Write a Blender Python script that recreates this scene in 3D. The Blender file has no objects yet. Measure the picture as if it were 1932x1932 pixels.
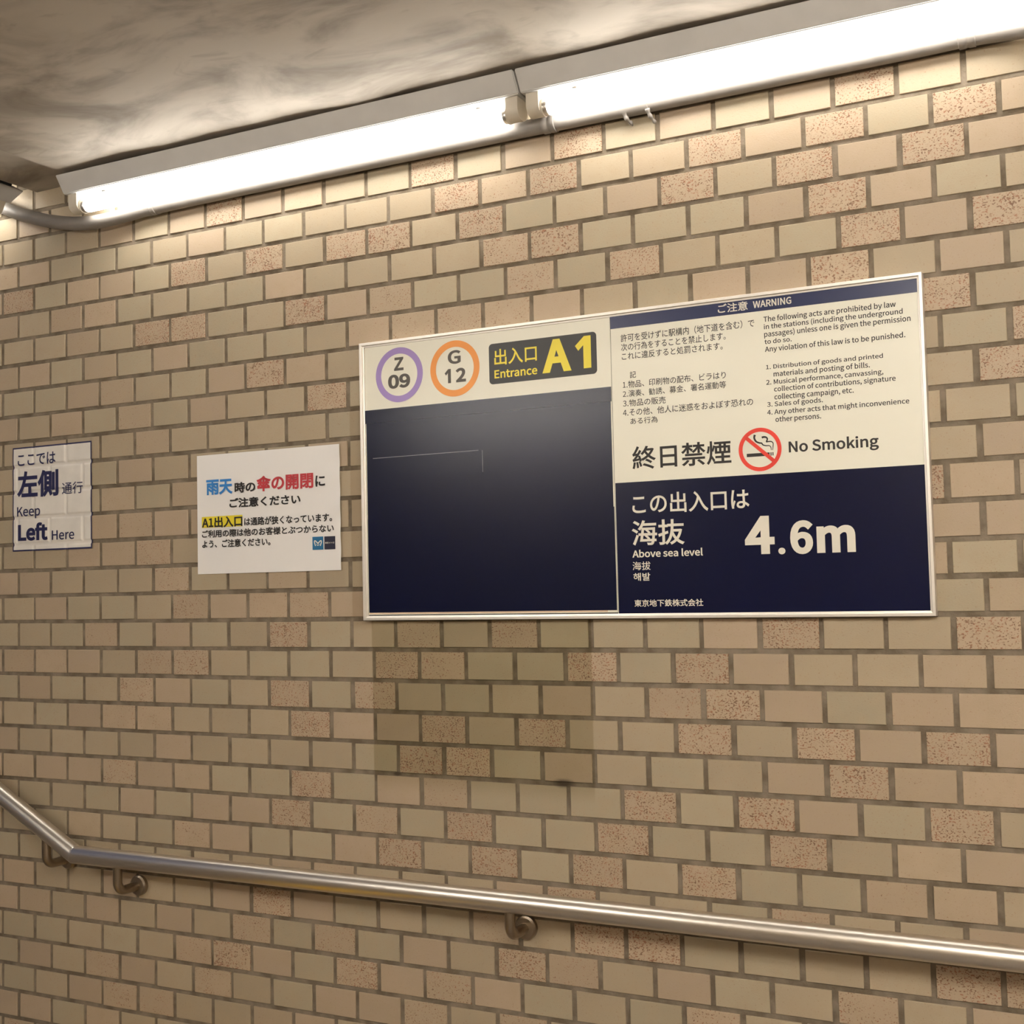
import bpy, bmesh, math, random, os
import numpy as np
from mathutils import Vector, Matrix
from mathutils.geometry import delaunay_2d_cdt
random.seed(7)
sc = bpy.context.scene
COL = sc.collection

# ---------------------------------------------------------------- camera, world, lights, exposure
ZO = 1.35                                   # height of the joint line used as datum (floor is z = 0)
cam = bpy.data.cameras.new('camera')
cam.sensor_width = 36.0
cam.lens = 2318.35 / 1932 * 36.0
cam.clip_start = 0.02
camera = bpy.data.objects.new('camera', cam)
COL.objects.link(camera)
camera.matrix_world = Matrix(((0.8928, 0.0459, 0.4482, 1.5306),
                              (0.4499, -0.0396, -0.8922, -2.3408),
                              (-0.0232, 0.9982, -0.0560, 0.1472 + ZO),
                              (0, 0, 0, 1)))
sc.camera = camera

world = bpy.data.worlds.new('daylight_at_the_stair_top')
sc.world = world
world.use_nodes = True
bg = world.node_tree.nodes['Background']
bg.inputs['Color'].default_value = (0.55, 0.62, 1.0, 1)
bg.inputs['Strength'].default_value = 0.12

TUBE_POWER = 20.0                           # radiance of the fluorescent tubes
TUBE_COLOR = (1.0, 0.95, 0.88, 1)
sc.view_settings.view_transform = 'Standard'
sc.view_settings.look = 'None'
sc.view_settings.exposure = 0.18
sc.view_settings.gamma = 1.0
sc.view_settings.use_curve_mapping = False
sc.cycles.use_denoising = True

# ---------------------------------------------------------------- helpers
def link(o, parent=None):
    COL.objects.link(o)
    if parent:
        o.parent = parent
    return o

def mesh(name, verts, faces, mat, parent=None, origin=(0, 0, 0), smooth=False, slots=None, sharp=None):
    me = bpy.data.meshes.new(name)
    ox, oy, oz = origin
    me.from_pydata([(x - ox, y - oy, z - oz) for x, y, z in verts], [], faces)
    for m in (mat if isinstance(mat, (list, tuple)) else [mat]):
        me.materials.append(m)
    if slots:
        me.polygons.foreach_set('material_index', slots)
    if smooth:
        me.polygons.foreach_set('use_smooth', [True] * len(faces))
        if sharp:
            me.set_sharp_from_angle(angle=math.radians(sharp))
    me.update()
    return link(bpy.data.objects.new(name, me), parent)

def thing(name, label, cat, loc, group=None):
    o = link(bpy.data.objects.new(name, None))
    o.location = loc
    o.empty_display_size = 0.05
    tag(o, label, cat, group)
    return o

def tag(o, label, cat, group=None):
    o['label'] = label
    o['category'] = cat
    if group:
        o['group'] = group

def structure(o):
    o['kind'] = 'structure'
    return o

class MB:
    """collects shapes into one mesh"""
    def __init__(s):
        s.v, s.f = [], []
    def add(s, v, f):
        n = len(s.v)
        s.v += [tuple(p) for p in v]
        s.f += [tuple(i + n for i in q) for q in f]
    def box(s, x0, x1, y0, y1, z0, z1, b=0.0):
        bm = bmesh.new()
        bmesh.ops.create_cube(bm, size=1)
        for v in bm.verts:
            v.co = Vector(((x0 + x1) / 2 + v.co.x * (x1 - x0), (y0 + y1) / 2 + v.co.y * (y1 - y0), (z0 + z1) / 2 + v.co.z * (z1 - z0)))
        if b:
            bmesh.ops.bevel(bm, geom=bm.edges[:], offset=b, segments=2, profile=0.5, affect='EDGES')
        s.bm(bm)
    def bm(s, bm):
        bm.verts.index_update()
        s.add([v.co for v in bm.verts], [[v.index for v in f.verts] for f in bm.faces])
        bm.free()
    def sheet(s, pts, y):
        """flat polygon on the wall, points (x, z) counter-clockwise seen from the room"""
        s.add([(x, y, z) for x, z in pts], [list(range(len(pts)))])
    def slab(s, pts, y0, y1):
        """polygon (x, z) extruded from y0 (room side) back to y1"""
        n = len(pts)
        s.add([(x, y0, z) for x, z in pts] + [(x, y1, z) for x, z in pts],
              [list(range(n)), list(range(2 * n - 1, n - 1, -1))] + [[i, n + i, n + (i + 1) % n, (i + 1) % n] for i in range(n)])
    def tube(s, pts, r, seg=24, caps=True, mitre0=None, mitre1=None):
        pts = [Vector(p) for p in pts]
        rad = r if isinstance(r, (list, tuple)) else [r] * len(pts)
        n0 = len(s.v)
        up = None
        for i, p in enumerate(pts):
            d = ((pts[min(i + 1, len(pts) - 1)] - pts[max(i - 1, 0)])).normalized()
            if up is None:
                up = Vector((0, 0, 1)) if abs(d.z) < 0.9 else Vector((0, 1, 0))
            a = (up - d * up.dot(d)).normalized()
            up = a
            b = d.cross(a)
            for k in range(seg):
                t = 2 * math.pi * k / seg
                off = (a * math.cos(t) + b * math.sin(t)) * rad[i]
                nrm = mitre0 if i == 0 else mitre1 if i == len(pts) - 1 else None
                if nrm is not None:
                    off -= d * (off.dot(nrm) / d.dot(nrm))
                s.v.append(tuple(p + off))
        for i in range(len(pts) - 1):
            for k in range(seg):
                k2 = (k + 1) % seg
                s.f.append((n0 + i * seg + k, n0 + i * seg + k2, n0 + (i + 1) * seg + k2, n0 + (i + 1) * seg + k))
        if caps:
            s.f.append(tuple(n0 + k for k in reversed(range(seg))))
            s.f.append(tuple(n0 + (len(pts) - 1) * seg + k for k in range(seg)))
    def ribbon(s, pts, w, y):
        """printed stroke of varying width along (x, z) points"""
        w = w if isinstance(w, (list, tuple)) else [w] * len(pts)
        P = [Vector(p) for p in pts]
        L, R = [], []
        for i, p in enumerate(P):
            d = (P[min(i + 1, len(P) - 1)] - P[max(i - 1, 0)]).normalized()
            n = Vector((-d.y, d.x)) * w[i] / 2
            L.append(p + n)
            R.append(p - n)
        n0 = len(s.v)
        for a, b in zip(L, R):
            s.v += [(a.x, y, a.y), (b.x, y, b.y)]
        for i in range(len(P) - 1):
            s.f.append((n0 + 2 * i, n0 + 2 * i + 1, n0 + 2 * i + 3, n0 + 2 * i + 2))
    def ring(s, cx, cz, r0, r1, y, n=72):
        n0 = len(s.v)
        for k in range(n):
            t = 2 * math.pi * k / n
            for r in (r0, r1):
                s.v.append((cx + r * math.cos(t), y, cz + r * math.sin(t)))
        for k in range(n):
            a, b = n0 + 2 * k, n0 + 2 * ((k + 1) % n)
            s.f.append((a, b, b + 1, a + 1))
    def build(s, name, mat, parent=None, origin=(0, 0, 0), smooth=False, sharp=40):
        return mesh(name, s.v, s.f, mat, parent, origin, smooth, sharp=sharp)

def smooth_path(pts, n=8):
    P = [Vector(p) for p in pts]
    out = []
    for i in range(len(P) - 1):
        p0, p1, p2, p3 = P[max(i - 1, 0)], P[i], P[i + 1], P[min(i + 2, len(P) - 1)]
        for k in range(n):
            t = k / n
            out.append(0.5 * ((2 * p1) + (p2 - p0) * t + (2 * p0 - 5 * p1 + 4 * p2 - p3) * t * t + (3 * p1 - p0 - 3 * p2 + p3) * t ** 3))
    return out + [P[-1]]

def rrect(x0, x1, z0, z1, r, n=8):
    pts = []
    for cx, cz, a in ((x1 - r, z1 - r, 0), (x0 + r, z1 - r, 90), (x0 + r, z0 + r, 180), (x1 - r, z0 + r, 270)):
        for k in range(n + 1):
            t = math.radians(a + 90 * k / n)
            pts.append((cx + r * math.cos(t), cz + r * math.sin(t)))
    return pts

def rect(x0, x1, z0, z1):
    return [(x0, z0), (x1, z0), (x1, z1), (x0, z1)]

# ---------------------------------------------------------------- materials
def material(name, color, rough=0.5, metal=0.0, spec=0.5, vary=0.0, scale=20.0, bump=0.0, bscale=60.0, coat=0.0):
    """principled surface with a little procedural unevenness of colour and relief"""
    m = bpy.data.materials.new(name)
    m.use_nodes = True
    nt = m.node_tree
    b = nt.nodes['Principled BSDF']
    b.inputs['Base Color'].default_value = (*color, 1)
    b.inputs['Roughness'].default_value = rough
    b.inputs['Metallic'].default_value = metal
    b.inputs['Specular IOR Level'].default_value = spec
    b.inputs['Coat Weight'].default_value = coat
    tc = nt.nodes.new('ShaderNodeTexCoord')
    if vary:
        no = nt.nodes.new('ShaderNodeTexNoise')
        no.inputs['Scale'].default_value = scale
        no.inputs['Detail'].default_value = 5
        nt.links.new(tc.outputs['Object'], no.inputs['Vector'])
        mp = nt.nodes.new('ShaderNodeMapRange')
        mp.inputs[1].default_value, mp.inputs[2].default_value = 0.3, 0.7
        mp.inputs[3].default_value, mp.inputs[4].default_value = 1 - vary, 1 + vary
        nt.links.new(no.outputs['Fac'], mp.inputs[0])
        mx = nt.nodes.new('ShaderNodeVectorMath')
        mx.operation = 'SCALE'
        mx.inputs[0].default_value = color
        nt.links.new(mp.outputs[0], mx.inputs['Scale'])
        nt.links.new(mx.outputs[0], b.inputs['Base Color'])
    if bump:
        n2 = nt.nodes.new('ShaderNodeTexNoise')
        n2.inputs['Scale'].default_value = bscale
        n2.inputs['Detail'].default_value = 4
        nt.links.new(tc.outputs['Object'], n2.inputs['Vector'])
        bp = nt.nodes.new('ShaderNodeBump')
        bp.inputs['Strength'].default_value = bump
        bp.inputs['Distance'].default_value = 0.002
        nt.links.new(n2.outputs['Fac'], bp.inputs['Height'])
        nt.links.new(bp.outputs[0], b.inputs['Normal'])
    return m

def N(nt, kind, **kw):
    n = nt.nodes.new(kind)
    for k, v in kw.items():
        setattr(n, k, v)
    return n

def math_node(nt, op, a, b=None, clamp=False):
    n = nt.nodes.new('ShaderNodeMath')
    n.operation = op
    n.use_clamp = clamp
    for i, v in enumerate((a, b)):
        if v is None:
            continue
        if isinstance(v, (int, float)):
            n.inputs[i].default_value = v
        else:
            nt.links.new(v, n.inputs[i])
    return n.outputs[0]

def mix_color(nt, fac, a, b, mode='MIX'):
    n = nt.nodes.new('ShaderNodeMix')
    n.data_type = 'RGBA'
    n.blend_type = mode
    for i, v in ((0, fac), (6, a), (7, b)):
        if isinstance(v, (int, float)):
            n.inputs[i].default_value = v
        elif isinstance(v, tuple):
            n.inputs[i].default_value = (*v, 1)
        else:
            nt.links.new(v, n.inputs[i])
    return n.outputs[2]

def smoothstep(nt, v, lo, hi):
    n = nt.nodes.new('ShaderNodeMapRange')
    n.interpolation_type = 'SMOOTHSTEP'
    n.inputs[1].default_value, n.inputs[2].default_value = lo, hi
    nt.links.new(v, n.inputs[0])
    return n.outputs[0]

def wall_stains(nt, color):
    """ghost of an old board below and beside the sign, and two rusty anchor holes"""
    geo = nt.nodes.new('ShaderNodeNewGeometry')
    sep = nt.nodes.new('ShaderNodeSeparateXYZ')
    nt.links.new(geo.outputs['Position'], sep.inputs[0])
    x, z = sep.outputs[0], sep.outputs[2]
    def box(x0, x1, z0, z1, ex, ez):
        a = math_node(nt, 'MULTIPLY', smoothstep(nt, x, x0 - ex, x0 + ex), smoothstep(nt, x, x1 + ex, x1 - ex))
        b = math_node(nt, 'MULTIPLY', smoothstep(nt, z, z0 - ez, z0 + ez), smoothstep(nt, z, z1 + 0.004, z1 - 0.004))
        return math_node(nt, 'MULTIPLY', a, b)
    no = N(nt, 'ShaderNodeTexNoise')
    no.inputs['Scale'].default_value = 9
    no.inputs['Detail'].default_value = 4
    nt.links.new(geo.outputs['Position'], no.inputs['Vector'])
    g1 = box(-0.004, 0.531, -0.29 + ZO, 0.10 + ZO, 0.002, 0.03)
    g1 = math_node(nt, 'MULTIPLY', g1, math_node(nt, 'ADD', 0.72, math_node(nt, 'MULTIPLY', no.outputs['Fac'], 0.5)), True)
    g2 = box(-0.055, 0.0, 0.05 + ZO, 0.555 + ZO, 0.002, 0.01)
    c = mix_color(nt, g1, color, (0.70, 0.685, 0.59), 'MULTIPLY')
    c = mix_color(nt, math_node(nt, 'MULTIPLY', g2, 0.6), c, (0.72, 0.66, 0.58), 'MULTIPLY')
    for hx, hz, rr in ((0.462, -0.2735 + ZO, 0.022), (0.056, -0.274 + ZO, 0.010)):
        dx = math_node(nt, 'MULTIPLY', math_node(nt, 'SUBTRACT', x, hx), 0.7)
        dz = math_node(nt, 'MULTIPLY', math_node(nt, 'SUBTRACT', z, hz), 1.6)
        d = math_node(nt, 'SQRT', math_node(nt, 'ADD', math_node(nt, 'MULTIPLY', dx, dx), math_node(nt, 'MULTIPLY', dz, dz)))
        d = math_node(nt, 'ADD', d, math_node(nt, 'MULTIPLY', math_node(nt, 'SUBTRACT', no.outputs['Fac'], 0.5), 0.03))
        c = mix_color(nt, math_node(nt, 'MULTIPLY', smoothstep(nt, d, rr, rr * 0.35), 0.85), c, (0.05, 0.035, 0.022))
    return c

def tile_material():
    m = bpy.data.materials.new('glazed_brick_tile')
    m.use_nodes = True
    nt = m.node_tree
    b = nt.nodes['Principled BSDF']
    tint = N(nt, 'ShaderNodeAttribute', attribute_name='tint')
    spk = N(nt, 'ShaderNodeAttribute', attribute_name='speckle')
    tc = nt.nodes.new('ShaderNodeTexCoord')
    mapp = nt.nodes.new('ShaderNodeMapping')
    mapp.inputs['Scale'].default_value = (0.75, 1, 1)
    nt.links.new(tc.outputs['Object'], mapp.inputs['Vector'])
    big = N(nt, 'ShaderNodeTexNoise')
    big.inputs['Scale'].default_value = 32
    big.inputs['Detail'].default_value = 5
    nt.links.new(tc.outputs['Object'], big.inputs['Vector'])
    c = mix_color(nt, math_node(nt, 'MULTIPLY', smoothstep(nt, big.outputs['Fac'], 0.35, 0.72), 0.42), tint.outputs['Color'], (0.42, 0.33, 0.22))
    # iron speckles
    n1 = N(nt, 'ShaderNodeTexNoise')
    n1.inputs['Scale'].default_value = 360
    n1.inputs['Detail'].default_value = 2.5
    n1.inputs['Distortion'].default_value = 0.35
    nt.links.new(mapp.outputs[0], n1.inputs['Vector'])
    dens = N(nt, 'ShaderNodeTexNoise')
    dens.inputs['Scale'].default_value = 26
    nt.links.new(tc.outputs['Object'], dens.inputs['Vector'])
    # threshold falls with the tile's own speckle value
    thr = math_node(nt, 'SUBTRACT', 0.82, math_node(nt, 'MULTIPLY', spk.outputs['Fac'], 0.255))
    thr = math_node(nt, 'SUBTRACT', thr, math_node(nt, 'MULTIPLY', math_node(nt, 'SUBTRACT', dens.outputs['Fac'], 0.5), 0.22))
    over = math_node(nt, 'SUBTRACT', n1.outputs['Fac'], thr)
    mask = math_node(nt, 'MULTIPLY', smoothstep(nt, over, -0.01, 0.045), 0.85)
    n3 = N(nt, 'ShaderNodeTexNoise')
    n3.inputs['Scale'].default_value = 90
    nt.links.new(tc.outputs['Object'], n3.inputs['Vector'])
    sc_col = mix_color(nt, smoothstep(nt, n3.outputs['Fac'], 0.4, 0.62), (0.14, 0.062, 0.03), (0.29, 0.115, 0.06))
    c = mix_color(nt, mask, c, sc_col)
    # faint pin holes on every tile
    n4 = N(nt, 'ShaderNodeTexNoise')
    n4.inputs['Scale'].default_value = 300
    nt.links.new(tc.outputs['Object'], n4.inputs['Vector'])
    c = mix_color(nt, math_node(nt, 'MULTIPLY', smoothstep(nt, n4.outputs['Fac'], 0.62, 0.76), 0.5), c, (0.28, 0.16, 0.09))
    c = wall_stains(nt, c)
    nt.links.new(c, b.inputs['Base Color'])
    b.inputs['Roughness'].default_value = 0.48
    b.inputs['Specular IOR Level'].default_value = 0.35
    bp = nt.nodes.new('ShaderNodeBump')
    bp.inputs['Strength'].default_value = 0.25
    bp.inputs['Distance'].default_value = 0.001
    nt.links.new(n1.outputs['Fac'], bp.inputs['Height'])
    nt.links.new(bp.outputs[0], b.inputs['Normal'])
    return m

def mortar_material():
    m = bpy.data.materials.new('cement_joint')
    m.use_nodes = True
    nt = m.node_tree
    b = nt.nodes['Principled BSDF']
    tc = nt.nodes.new('ShaderNodeTexCoord')
    no = N(nt, 'ShaderNodeTexNoise')
    no.inputs['Scale'].default_value = 24
    no.inputs['Detail'].default_value = 6
    nt.links.new(tc.outputs['Object'], no.inputs['Vector'])
    c = mix_color(nt, smoothstep(nt, no.outputs['Fac'], 0.3, 0.7), (0.145, 0.116, 0.080), (0.26, 0.217, 0.165))
    c = wall_stains(nt, c)
    nt.links.new(c, b.inputs['Base Color'])
    b.inputs['Roughness'].default_value = 0.9
    b.inputs['Specular IOR Level'].default_value = 0.1
    bp = nt.nodes.new('ShaderNodeBump')
    bp.inputs['Strength'].default_value = 0.6
    bp.inputs['Distance'].default_value = 0.002
    n2 = N(nt, 'ShaderNodeTexNoise')
    n2.inputs['Scale'].default_value = 180
    nt.links.new(tc.outputs['Object'], n2.inputs['Vector'])
    nt.links.new(n2.outputs['Fac'], bp.inputs['Height'])
    nt.links.new(bp.outputs[0], b.inputs['Normal'])
    return m

def ceiling_material():
    m = bpy.data.materials.new('stained_plaster')
    m.use_nodes = True
    nt = m.node_tree
    b = nt.nodes['Principled BSDF']
    tc = nt.nodes.new('ShaderNodeTexCoord')
    mp = nt.nodes.new('ShaderNodeMapping')
    mp.inputs['Scale'].default_value = (1.0, 1.7, 1.0)
    mp.inputs['Rotation'].default_value = (0, 0, 0.35)
    nt.links.new(tc.outputs['Object'], mp.inputs['Vector'])
    n1 = N(nt, 'ShaderNodeTexNoise')
    n1.inputs['Scale'].default_value = 2.6
    n1.inputs['Detail'].default_value = 7
    n1.inputs['Roughness'].default_value = 0.55
    n1.inputs['Distortion'].default_value = 0.8
    nt.links.new(mp.outputs[0], n1.inputs['Vector'])
    n2 = N(nt, 'ShaderNodeTexNoise')
    n2.inputs['Scale'].default_value = 9
    n2.inputs['Detail'].default_value = 6
    n2.inputs['Distortion'].default_value = 1.2
    nt.links.new(mp.outputs[0], n2.inputs['Vector'])
    c = mix_color(nt, smoothstep(nt, n1.outputs['Fac'], 0.30, 0.60), (0.26, 0.225, 0.185), (0.55, 0.50, 0.43))
    c = mix_color(nt, math_node(nt, 'MULTIPLY', smoothstep(nt, n2.outputs['Fac'], 0.56, 0.72), 0.3), c, (0.25, 0.215, 0.175))
    nt.links.new(c, b.inputs['Base Color'])
    b.inputs['Roughness'].default_value = 0.7
    b.inputs['Specular IOR Level'].default_value = 0.25
    bp = nt.nodes.new('ShaderNodeBump')
    bp.inputs['Strength'].default_value = 0.35
    bp.inputs['Distance'].default_value = 0.002
    n3 = N(nt, 'ShaderNodeTexNoise')
    n3.inputs['Scale'].default_value = 16
    n3.inputs['Detail'].default_value = 7
    nt.links.new(mp.outputs[0], n3.inputs['Vector'])
    nt.links.new(n3.outputs['Fac'], bp.inputs['Height'])
    nt.links.new(bp.outputs[0], b.inputs['Normal'])
    return m

def brushed_steel(name, color=(0.76, 0.71, 0.64), rough=0.33):
    m = material(name, color, rough, 1.0)
    nt = m.node_tree
    b = nt.nodes['Principled BSDF']
    tc = nt.nodes.new('ShaderNodeTexCoord')
    mp = nt.nodes.new('ShaderNodeMapping')
    mp.inputs['Scale'].default_value = (3, 300, 300)
    nt.links.new(tc.outputs['Object'], mp.inputs['Vector'])
    no = N(nt, 'ShaderNodeTexNoise')
    no.inputs['Scale'].default_value = 6
    nt.links.new(mp.outputs[0], no.inputs['Vector'])
    r = nt.nodes.new('ShaderNodeMapRange')
    r.inputs[3].default_value, r.inputs[4].default_value = rough - 0.06, rough + 0.06
    nt.links.new(no.outputs['Fac'], r.inputs[0])
    nt.links.new(r.outputs[0], b.inputs['Roughness'])
    return m

def glow(name, color, strength):
    m = bpy.data.materials.new(name)
    m.use_nodes = True
    b = m.node_tree.nodes['Principled BSDF']
    b.inputs['Base Color'].default_value = (0.9, 0.9, 0.88, 1)
    b.inputs['Emission Color'].default_value = color
    b.inputs['Emission Strength'].default_value = strength
    return m

M = dict(
    tile=tile_material(), mortar=mortar_material(), plaster=ceiling_material(),
    floor=material('grey_floor_tile', (0.20, 0.175, 0.15), 0.5, vary=0.15, scale=6, bump=0.2),
    paint=material('lamp_enamel', (0.56, 0.55, 0.535), 0.45, vary=0.05, scale=14),
    holder=material('lamp_holder_plastic', (0.62, 0.57, 0.48), 0.5, vary=0.05),
    dark=material('gap_dark', (0.03, 0.028, 0.03), 0.8, vary=0.2),
    tube=glow('fluorescent_glass', TUBE_COLOR, TUBE_POWER),
    tube_stair=glow('stair_fluorescent_glass', TUBE_COLOR, TUBE_POWER * 5.0),
    tube_fill=glow('fill_lamp_glass', TUBE_COLOR, TUBE_POWER * 3.3),  # stronger glow for the added fill lamps
    cap=material('tube_cap_metal', (0.75, 0.72, 0.68), 0.3, 1.0, vary=0.03),
    pipe=material('painted_conduit', (0.22, 0.20, 0.18), 0.5, vary=0.07, scale=25, bump=0.15, bscale=120),
    steel=brushed_steel('brushed_stainless'),
    bracket=brushed_steel('bracket_steel', (0.36, 0.30, 0.23), 0.32),
    alu=material('aluminium_frame', (0.80, 0.76, 0.70), 0.38, 0.6, vary=0.03),
    white=material('sign_white', (0.88, 0.86, 0.735), 0.38, vary=0.015, scale=3),
    navy=material('sign_navy', (0.002, 0.004, 0.028), 0.25, spec=0.25, vary=0.05, scale=3),
    cover=material('navy_cover_film', (0.002, 0.004, 0.025), 0.235, spec=0.25, vary=0.06, scale=3),
    header=material('header_navy', (0.016, 0.025, 0.09), 0.3, vary=0.05, scale=3),
    plate=material('plate_charcoal', (0.030, 0.031, 0.031), 0.42, vary=0.05),
    seam=material('seam_grey', (0.30, 0.30, 0.34), 0.5, vary=0.05),
    trim=material('cream_edge_strip', (0.78, 0.58, 0.42), 0.45, vary=0.05),
    purple=material('ring_purple', (0.36, 0.25, 0.58), 0.4, vary=0.02),
    orange=material('ring_orange', (0.86, 0.32, 0.055), 0.4, vary=0.02),
    yellow=material('print_yellow', (0.86, 0.72, 0.055), 0.4, vary=0.02),
    grey=material('print_grey', (0.095, 0.085, 0.075), 0.5, vary=0.03),
    ink=material('print_black', (0.012, 0.009, 0.007), 0.5, vary=0.03),
    lettering=material('print_white', (0.80, 0.76, 0.66), 0.4, vary=0.02),
    ink_navy=material('print_navy', (0.018, 0.018, 0.075), 0.5, vary=0.03),
    blue=material('print_blue', (0.03, 0.22, 0.60), 0.5, vary=0.02),
    red=material('print_red', (0.50, 0.035, 0.045), 0.5, vary=0.02),
    stop=material('prohibition_red', (0.78, 0.045, 0.025), 0.4, vary=0.02),
    paper=material('poster_paper', (0.90, 0.88, 0.86), 0.6, vary=0.015, scale=5),
    sticker=material('vinyl_sticker', (0.78, 0.74, 0.68), 0.5, vary=0.06, scale=18),
    highlight=material('highlighter_yellow', (0.80, 0.66, 0.03), 0.6, vary=0.02),
    logo_blue=material('logo_blue', (0.012, 0.15, 0.32), 0.5, vary=0.02),
    logo_navy=material('logo_navy', (0.012, 0.012, 0.035), 0.5, vary=0.02),
    tactile=material('tactile_yellow', (0.80, 0.50, 0.02), 0.55, vary=0.08),
)

# ---------------------------------------------------------------- the room
TW, TH, TJ = 0.118, 0.0688343, 0.0100       # tile module and joint
CEIL = 1.2055 + ZO                           # flat ceiling
XE = -0.84                                  # the ceiling breaks here and climbs with the stairs
XR, XL, YO = 3.5, -2.7, -2.95               # right end, left end, opposite wall
SLOPE = 0.52
XS = -1.05                                  # behind a small step the soffit climbs with the stairs
def ceil_z(x):
    return CEIL if x >= XE else CEIL + 0.018 if x >= XS else CEIL + 0.018 + SLOPE * (XS - x)

ROW_SHIFT = {-9: -1.9, -6: .8, -4: 1.6, -1: 1.1, 2: -1.7, 3: -3.0, 4: .6, 5: 1.3, 6: -1.0, 8: -2.3, 10: 1.0, 12: 1.8, 13: 1.3, 14: .8, 15: -2.3, 16: -2.5}
# share of iron speckles on single tiles, row: {column: tenths}
SPECKLED = {-14: {-8: 5}, -13: {-7: 7, -6: 7, -3: 5}, -12: {-8: 7, -5: 8, 0: 8, 2: 8}, -11: {-10: 3, -5: 7, -4: 10, -1: 10, 1: 8, 6: 8}, -10: {-10: 5,
    -4: 8, -2: 8, 2: 10, 3: 7, 8: 8}, -9: {-10: 4, -3: 10, 2: 6, 4: 10, 5: 10, 8: 3, 10: 10, 11: 10}, -8: {-2: 6, 3: 10, 7: 8}, -7: {-8: 5, -5: 7, 0: 10,
    2: 10, 4: 10, 6: 10, 9: 5, 10: 5}, -6: {-3: 10, -1: 8, 1: 10, 4: 10, 7: 10, 9: 4}, -5: {-10: 4, -7: 8, -5: 5, -2: 10, 1: 7, 5: 10, 7: 10, 10: 10}, -4:
    {0: 10, 1: 10, 8: 10, 9: 4, 10: 4}, -3: {-7: 7, -6: 7, -4: 3, -2: 10, 1: 10, 3: 10, 6: 10, 8: 10, 10: 10}, -2: {-10: 4, -7: 8, -3: 10, -1: 9, 5: 8, 6:
    10, 9: 4, 10: 4}, -1: {-10: 6, -9: 6, -6: 8, -5: 9, 0: 10, 1: 8, 4: 10, 6: 10, 10: 4, 11: 5}, 0: {-8: 7, -3: 10, 0: 8, 2: 9, 7: 10, 10: 10}, 1: {-5:
    8, -3: 6, -2: 8, 11: 4}, 2: {-11: 3, -6: 8, -3: 6, 9: 5}, 3: {-7: 5, -6: 8}, 4: {-8: 4, -7: 7, 9: 10, 10: 4, 11: 5}, 5: {-7: 5, -5: 6}, 7: {-6: 6, 11:
    10}, 8: {-7: 6, -2: 10, 11: 10}, 9: {-7: 6, -3: 10, -2: 4, 10: 10}, 10: {-11: 4, -8: 4, -1: 5, 0: 7, 1: 8, 2: 7, 8: 10}, 11: {-8: 6, -6: 10, -5: 10,
    -2: 10, 0: 8, 3: 8, 5: 10, 9: 10, 11: 10}, 12: {-11: 5, -9: 7, -8: 6, -7: 3, -2: 3, 2: 9, 3: 10, 8: 10}, 13: {-10: 10, -8: 5, -5: 10, -3: 10, -1: 10,
    0: 10, 2: 10, 6: 10, 8: 10, 10: 10}, 14: {-11: 6, 1: 10, 2: 7, 3: 10, 5: 4, 6: 10, 8: 10, 10: 10}, 15: {-4: 10, -2: 5, 1: 10, 4: 10, 6: 3, 9: 10, 10:
    4, 11: 3}}

def row_z(r):
    """height of the joint under row r, rows are laid a little unevenly"""
    s = lambda k: ROW_SHIFT.get(k, 0.0)
    return r * TH + 0.0005 * (s(r) + s(r - 1)) + ZO

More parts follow.
